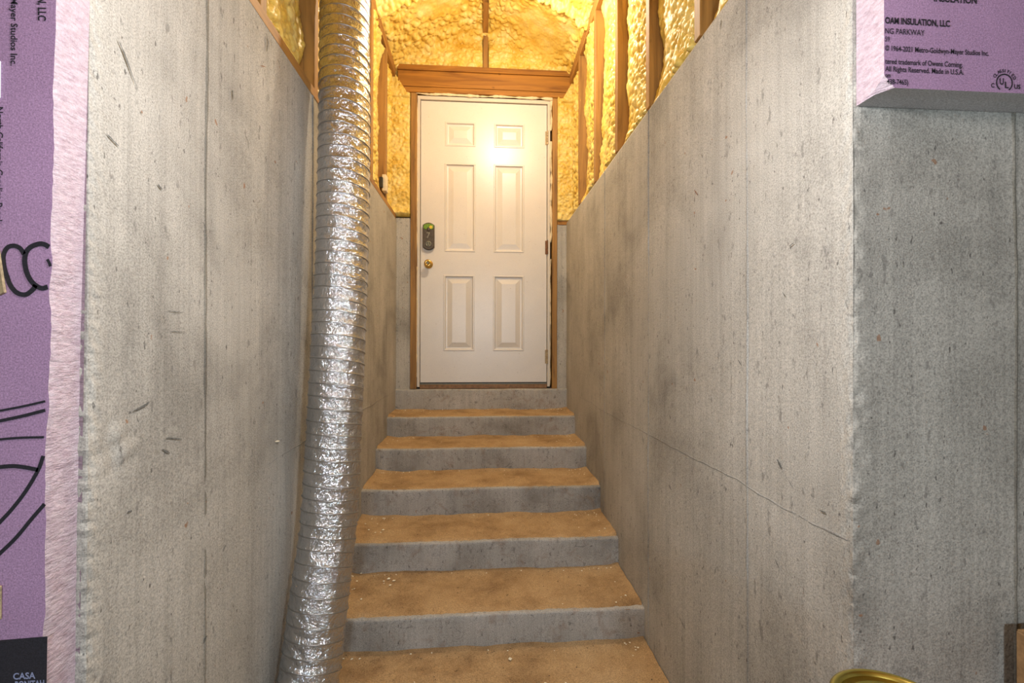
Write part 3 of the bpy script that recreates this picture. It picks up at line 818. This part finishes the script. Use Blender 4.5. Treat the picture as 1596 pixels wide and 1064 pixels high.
# ------------------------------------------------------------------ pink foam boards
def board_left():
    bd = thing('foam_board', (-1.1, FOAM_Y+.025, ZF), 'tall pink rigid foam board with printed black rings left of the stairs', 'insulation')
    nz = 420; z = np.linspace(ZF+.003, ZT, nz); nd = 12
    xe = XL-.004+np.interp(z, [ZF, -.45, 0, .5, ZT], [-.012, -.010, -.006, .004, .006])
    wv = vnoise((1, nz), (1, 60), 3001)[0]*.0020+vnoise((1, nz), (1, 14), 3002)[0]*.002+vnoise((1, nz), (1, 200), 3003)[0]*.0008
    # front face: from far left to the edge
    xf = [-2.28, -1.6, -1.0, -.75]
    G = []
    for x in xf: G.append(np.stack([np.full(nz, x), np.full(nz, FOAM_Y), z], -1))
    G.append(np.stack([xe+wv-.0015, np.full(nz, FOAM_Y), z], -1))
    V1 = np.stack(G, 0)
    d = np.linspace(0, 1, nd)
    ed = np.zeros((nd, nz, 3)); ed[:, :, 1] = FOAM_Y+.0505*d[:, None]; ed[:, :, 2] = z[None, :]
    rag = vnoise((nd, nz), (3, 190), 3005)*.0013+vnoise((nd, nz), (5, 320), 3006)*.0007
    ed[:, :, 0] = xe[None, :]+wv[None, :]*(1-d[:, None])+rag*np.sin(np.pi*np.clip(d, .05, .95))[:, None]
    ed[0] = V1[-1]
    V = np.vstack([V1.reshape(-1, 3), ed.reshape(-1, 3)])
    F1 = grid_faces(5, nz); F2 = grid_faces(nd, nz)+5*nz
    F = np.vstack([F1, F2]); mi = np.r_[np.zeros(len(F1)), np.ones(len(F2))]
    # back sheet
    nb = len(V); V = np.vstack([V, [(-2.28, FOAM_Y+.0505, ZF+.003), (-2.28, FOAM_Y+.0505, ZT)]])
    F = np.vstack([F, [[0, nz-1, nb+1, nb]], [[nb, nb+1, 5*nz+nd*nz-1, 5*nz+(nd-1)*nz]]]); mi = np.r_[mi, 1, 1]
    o = mesh('board', V, F.astype(int), M['pink'], bd, False, [M['pink'], M['pink_edge']], mi)
    Y = FOAM_Y
    # lettering, reading downwards
    ex, ez = (0, -1), (1, 0)
    text_obj('printed_text', 'FOAM INSULATION, LLC', .0150, (-.6215, Y, .454), ex, ez, M['ink'], o, .125, 'RIGHT', .0004)
    text_obj('printed_text', 'Metro-Goldwyn-Mayer Studios Inc.', .0125, (-.657, Y, .3885), ex, ez, M['ink'], o, .185, 'RIGHT', .0002)
    text_obj('printed_text', 'North California Carolina Panels', .0125, (-.675, Y, .330), ex, ez, M['ink'], o, .165, 'LEFT', .0002)
    # printed outlines (flat ink ribbons)
    def ribbon(P, wd):
        P = catmull([(p[0], 0, p[1]) for p in P], 10); P = np.delete(P, 1, 1) if False else P
        t = np.gradient(P, axis=0); t /= np.linalg.norm(t, axis=1)[:, None]; nn = np.stack([-t[:, 2], t[:, 2]*0, t[:, 0]], -1)
        A = P+nn*wd/2; B = P-nn*wd/2; A[:, 1] = B[:, 1] = Y-.0006
        mesh('printed_line', np.vstack([A, B]), grid_faces(2, len(P)), M['ink'], o)
    f0 = 717.5
    def px(u, v):   # points on the board's face, measured on the photograph
        d = fw+rt2*((u-798)/f0)+up2*((532-v)/f0); q = d*(Y/d.y); return (q.x, q.z)
    rg = [(11,430),(7,415),(6,398),(12,386),(22,383),(32,387),(38,396)]
    ribbon([px(*q) for q in rg], .0062)
    ribbon([px(*q) for q in [(11,430),(17,445),(27,456),(40,459),(51,452),(56,444)]], .0066)
    ribbon([px(*q) for q in [(77,385),(70,381),(62,380),(50,384),(42,392),(39,405),(41,420),(46,433),(54,443),(65,449),(75,447)]], .0068)
    ribbon([px(*q) for q in [(74,404),(77,409),(79,415)]], .004)
    for P_, wd in (([(-6,641),(36,633),(71,625)], .0032), ([(-6,657),(36,648),(71,639)], .0046), ([(-6,685),(30,682),(69,681)], .0034),
                   ([(-6,728),(20,726),(40,728),(60,732)], .0058), ([(68,710),(60,732),(42,763),(20,792),(-6,820)], .0052), ([(70,785),(50,808),(25,838),(-6,868)], .0052)):
        ribbon([px(*q) for q in P_], wd)
    # black printed block with pale lettering
    bx0 = px(-8, 999)[0]; 
    t0 = px(74, 991); 
    V = [(-.90, Y-.0005, -.425), (-.6035, Y-.0005, t0[1]), (-.6060, Y-.0005, -.62), (-.90, Y-.0005, -.62)]
    mesh('printed_block', V, [(0, 3, 2, 1)], M['ink'], o)
    text_obj('printed_text', 'CASA', .0125, (-.6475, Y-.0004, -.4695), (1, 0), (0, 1), M['ink_pale'], o, .029, 'LEFT', .0003)
    text_obj('printed_text', 'BONITAH', .0125, (-.6450, Y-.0004, -.4810), (1, 0), (0, 1), M['ink_pale'], o, .038, 'LEFT', .0003)
    return bd
board_left()

def board_right():
    Y = FOAM_Y
    bd = thing('foam_board', (1.2, Y+.025, .407), 'pink rigid foam board with printed small lettering above bare concrete on the right', 'insulation')
    x0, z0, zb = .6475, .4125, .408
    V = [(x0, Y, z0+.020), (x0+.018, Y, z0), (2.28, Y, z0), (2.28, Y, ZT), (x0, Y, ZT),
         (x0-.004, YC-.001, zb), (2.28, YC-.001, zb), (2.28, YC-.001, ZT), (x0-.004, YC-.001, ZT),
         (x0-.001, Y+.018, z0+.004), (x0+.002, Y+.020, z0-.001)]
    F = [(0, 1, 2, 3, 4), (4, 8, 5, 9, 0), (0, 9, 10, 1), (1, 10, 5, 6, 2), (9, 5, 10), (5, 8, 7, 6), (3, 7, 8, 4), (2, 6, 7, 3)]
    F = [f[::-1] for f in F]; F[0] = (0, 1, 2, 3, 4)
    o = mesh('board', V, F, M['pink'], bd, False, [M['pink'], M['pink_edge'], M['board_under']], [0, 1, 1, 2, 1, 1, 1, 1])
    ex, ez = (1, 0), (0, 1); xx = x0+.0012
    L = [('OAM INSULATION, LLC', .0142, .5155, .1120, .0005), ('NG PARKWAY', .0128, .4990, .0680, .0001), ('59', .0110, .4865, .0080, .0001),
         ('\u00a9 1964-2021 Metro-Goldwyn-Mayer Studios Inc.', .0118, .4715, .1800, .0002),
         ('tered trademark of Owens Corning.', .0118, .4505, .1340, .0002), ('All Rights Reserved. Made in U.S.A.', .0118, .4385, .1360, .0002),
         ('om', .0105, .4285, .0090, .0002), ]
    for body, s, zz, wd, bo in L: text_obj('printed_text', body, s, (xx, Y, zz), ex, ez, M['ink'], o, wd, 'LEFT', bo)
    text_obj('printed_text', '438-7465)', .0118, (xx+.003, Y, .4175+.0005), ex, ez, M['ink'], o, .0365, 'LEFT', .0002)
    text_obj('printed_text', 'INSULATION', .016, (.733, Y, .5555), ex, ez, M['ink'], o, .075, 'LEFT', .0004)
    # round listing mark
    cx, cz, r = .8565, .4285, .0150
    def arc(r0, r1, a0, a1, n=40):
        a = np.radians(np.linspace(a0, a1, n)); A = np.stack([cx+r0*np.cos(a), np.full(n, Y-.0006), cz+r0*np.sin(a)], -1); B = np.stack([cx+r1*np.cos(a), np.full(n, Y-.0006), cz+r1*np.sin(a)], -1)
        mesh('printed_ring', np.vstack([A, B]), grid_faces(2, n), M['ink'], o)
    arc(r-.0022, r, -55, 235)
    text_obj('printed_text', 'U', .0145, (cx-.0085, Y, cz-.003), ex, ez, M['ink'], o, .0075, 'LEFT', .0004)
    text_obj('printed_text', 'L', .0145, (cx+.0008, Y, cz-.0085), ex, ez, M['ink'], o, .0065, 'LEFT', .0004)
    text_obj('printed_text', 'C', .010, (cx-.0235, Y, cz-.0085), ex, ez, M['ink'], o, .0055, 'LEFT', .0003)
    text_obj('printed_text', 'US', .010, (cx+.0175, Y, cz-.0090), ex, ez, M['ink'], o, .0110, 'LEFT', .0003)
    for k, ch in enumerate('CLASSIFIED'):
        a = math.radians(152-k*13.8); q = (math.sin(a), -math.cos(a)); rr = r+.0022
        text_obj('printed_text', ch, .0075, (cx+rr*math.cos(a)-q[0]*.0015, Y, cz+rr*math.sin(a)-q[1]*.0015), q, (math.cos(a), math.sin(a)), M['ink'], o, None, 'LEFT', .0002)
    return bd
board_right()

# bits stuck on the left board at the frame's edge
t = thing('tape_strip', (-.69, FOAM_Y-.003, .06), 'dark slanting strip with tan edge stuck beside the printed rings', 'tape')
MB().add([(-.74, FOAM_Y-.004, .050), (-.667, FOAM_Y-.004, .068), (-.672, FOAM_Y-.004, .125), (-.74, FOAM_Y-.004, .135),
          (-.74, FOAM_Y-.0005, .050), (-.667, FOAM_Y-.0005, .068), (-.672, FOAM_Y-.0005, .125), (-.74, FOAM_Y-.0005, .135)],
         [(0,1,2,3),(1,5,6,2),(3,2,6,7),(4,0,3,7),(4,5,1,0)]).build('strip', M['tape'], t)
MB().add([(-.667, FOAM_Y-.0045, .066), (-.660, FOAM_Y-.0045, .070), (-.669, FOAM_Y-.0045, .130), (-.674, FOAM_Y-.0045, .128),
          (-.667, FOAM_Y-.0005, .066), (-.660, FOAM_Y-.0005, .070), (-.669, FOAM_Y-.0005, .130), (-.674, FOAM_Y-.0005, .128)],
         [(0,1,2,3),(1,5,6,2),(3,2,6,7),(4,0,3,7),(4,5,1,0)]).build('strip_edge', M['tape_edge'], t)
t = MB().box(-.74, -.6625, FOAM_Y-.003, FOAM_Y-.0005, -.385, -.338, .001).build('tape_scrap', M['tape_edge']); props(t, 'small brown tape scrap low on the left pink board above the black print', 'tape')
t = MB().box(-.74, -.6690, FOAM_Y-.0022, FOAM_Y-.0005, .342, .394, .0006).build('sticker', M['sticker']); props(t, 'white sticker at the left edge of the tall pink board', 'sticker')

# ------------------------------------------------------------------ gold tin and brown box on a bench by the right wall
bench = thing('work_bench', (.90, .52, ZF), 'wooden bench standing against the right basement wall', 'bench')
BZ = -.625
for k in range(4): MB().box(.38, 1.45, .345+k*.0925, .345+k*.0925+.089, BZ-.036, BZ, .003).build('plank', M['wood_x'], bench)
for x in (.43, 1.36):
    for y in (.36, .63): MB().box(x, x+.045, y, y+.045, ZF, BZ-.036, .002).build('leg', M['wood_z'], bench)
for y in (.375, .645): MB().box(.475, 1.36, y, y+.02, BZ-.12, BZ-.037, .002).build('rail', M['wood_x'], bench)
tin = thing('gold_tin', (.497, .495, BZ), 'gold round tin with olive lid at the bottom right corner', 'tin')
tc = (.487, .495, BZ); hT = -.421-BZ; rT = .070
MB().lathe([(rT-.003, 0), (rT, .003), (rT, hT-.006), (rT-.001, hT-.003)], tc, (0, 0, 1), 48).build('can', M['gold_tin'], tin, True)
MB().lathe([(rT-.001, hT-.006), (rT+.002, hT-.003), (rT+.002, hT), (rT-.002, hT+.002), (rT-.006, hT), (rT-.008, hT-.006)], tc, (0, 0, 1), 64, False).build('rim', M['gold_tin'], tin, True)
MB().lathe([(rT-.0075, hT-.006), (rT-.012, hT-.006), (rT-.016, hT-.0025), (.012, hT-.0025)], tc, (0, 0, 1), 48).build('lid', M['olive_tin'], tin, True)
bx = thing('cardboard_box', (1.02, .60, BZ), 'brown cardboard box at the lower right edge against grey concrete', 'box')
MB().box(.905, 1.18, .60, .718, BZ, -.482, .002).build('carton', M['cardboard'], bx)
MB().box(.906, 1.179, .602, .656, -.4818, -.4795).build('flap', M['cardboard'], bx); MB().box(.906, 1.179, .6585, .716, -.4818, -.4795).build('flap', M['cardboard'], bx)

# ------------------------------------------------------------------ crumbs of cut foam on the steps
def crumb_geo(c, r, rg):
    P = np.array([(1,0,0),(-1,0,0),(0,1,0),(0,-1,0),(0,0,1),(0,0,-.6)], float)*rg.uniform(.55, 1.15, (6, 1))*np.array([1, .8, .55])*r
    a = rg.uniform(0, 6.28); ca, sa = math.cos(a), math.sin(a)
    P = np.stack([P[:, 0]*ca-P[:, 1]*sa, P[:, 0]*sa+P[:, 1]*ca, P[:, 2]], -1)+np.array(c)
    F = [(0,2,4),(2,1,4),(1,3,4),(3,0,4),(2,0,5),(1,2,5),(3,1,5),(0,3,5)]
    return P, F
rg = np.random.default_rng(99)
mb = MB(); mdk = MB()
def zdust(i): return TOP[i]+.006
for i in range(2, 8):
    y0, y1 = NOSE[i], NOSE[i+1]
    for k in range(30):
        # most crumbs gather at the back of the tread and near the side walls
        q = rg.random(); y = y1-.012-abs(rg.normal(0, .02)) if q < .6 else rg.uniform(y0+.02, y1-.01)
        x = rg.choice([rg.uniform(XL+.02, XR-.02), XL+.03+abs(rg.normal(0, .10)), XR-.03-abs(rg.normal(0, .07))])
        mb.add(*crumb_geo((x, min(y, y1-.01), zdust(i)+.001), rg.uniform(.0028, .0062), rg))
    for k in range(60):
        q = rg.random(); y = y1-.012-abs(rg.normal(0, .02)) if q < .5 else rg.uniform(y0+.02, y1-.01)
        mdk.add(*crumb_geo((rg.uniform(XL+.02, XR-.02), min(y, y1-.01), zdust(i)+.001), rg.uniform(.0015, .0038), rg))
o = mb.build('foam_crumbs', M['crumb']); props(o, 'tiny cream foam crumbs scattered over the stair treads', 'debris', kind='stuff')
o = mdk.build('dirt_grit', M['conc_stair']); o.data.materials[0] = plain('dark_grit', (.10,.07,.045), .9); props(o, 'dark dirt grit scattered over the stair treads', 'debris', kind='stuff')
def px_on_z(u, v, z):
    d = fw+rt2*((u-798)/717.5)+up2*((532-v)/717.5); q = d*(z/d.z); return q
big = [(795,1027,2,.011,'round cream foam chip lying on the lowest visible tread'),
       (575,826,4,.009,'cream foam flake on the middle tread just right of the duct'),
       (597,826,4,.007,None),(585,830,4,.006,None),(606,902,3,.010,'largest cream foam flake on the second visible tread near the duct'),
       (598,906,3,.007,None),(614,905,3,.008,None),(608,912,3,.006,None),(563,894,3,.007,None),(556,906,3,.008,None),(552,918,3,.006,None),
       (563,934,3,.007,None),(975,928,3,.006,None),(600,808,4,.006,None),(622,804,4,.006,None),(638,736,5,.006,None),(585,742,5,.005,None)]
for u, v, i, r, lab in big:
    q = px_on_z(u, v, zdust(i)); P, F = crumb_geo((q.x, q.y, zdust(i)+.002), r, rg)
    o = mesh('foam_chip', P, F, M['crumb'])
    props(o, lab or 'small cream foam flake on the %s tread from the bottom of the photo' % {2:'first',3:'second',4:'third',5:'fourth'}[i], 'debris', 'foam flakes on the treads')
# dab of foam on the left wall
P, F = crumb_geo((XL+.003, 1.397, -.288), .011, rg); o = mesh('foam_dab', P, F, M['crumb']); props(o, 'cream foam dab stuck on the left wall beside the duct', 'debris')

# ------------------------------------------------------------------ lamps
def bulb_lamp(name, p, zc, watts, col, r, label, es):
    t = thing(name, (p[0], p[1], zc), label, 'lamp')
    MB().tube([(p[0], p[1], zc), (p[0], p[1], p[2]+.12)], .004, 8).build('cord', M['black'], t)
    MB().lathe([(.012, .125), (.022, .115), (.024, .07), (.020, .055)], p, (0, 0, 1), 24).build('socket', M['porcelain'], t, True)
    b = MB().lathe([(.013, .058), (.015, .045), (.026, .020), (.030, 0), (.026, -.018), (.014, -.029), (.002, -.031)], p, (0, 0, 1), 24).build('bulb', emis(name+'_glass', col, es), t, True)
    l = bpy.data.lights.new(name+'_light', 'POINT'); l.energy = watts; l.color = col; l.shadow_soft_size = r
    lo = bpy.data.objects.new(name+'_light', l); link(lo, t, (p[0], p[1], p[2]-.045+Z0))
bulb_lamp('stair_lamp', STAIR_BULB, APZ-.02, STAIR_W, STAIR_C, .035, 'bare warm bulb hanging under the gable above the stairs', 8)
bulb_lamp('basement_lamp', FRONT_LAMP, ZT+.04, FRONT_W, FRONT_C, .05, 'bare cool bulb hanging at the foot of the stairs', 4)
bulb_lamp('basement_lamp', REAR_FILL, ZT+.04, REAR_W, REAR_C, .10, 'bare cool bulb hanging in the basement behind the viewer', 4)  # added fill light, shaped as a hanging bulb
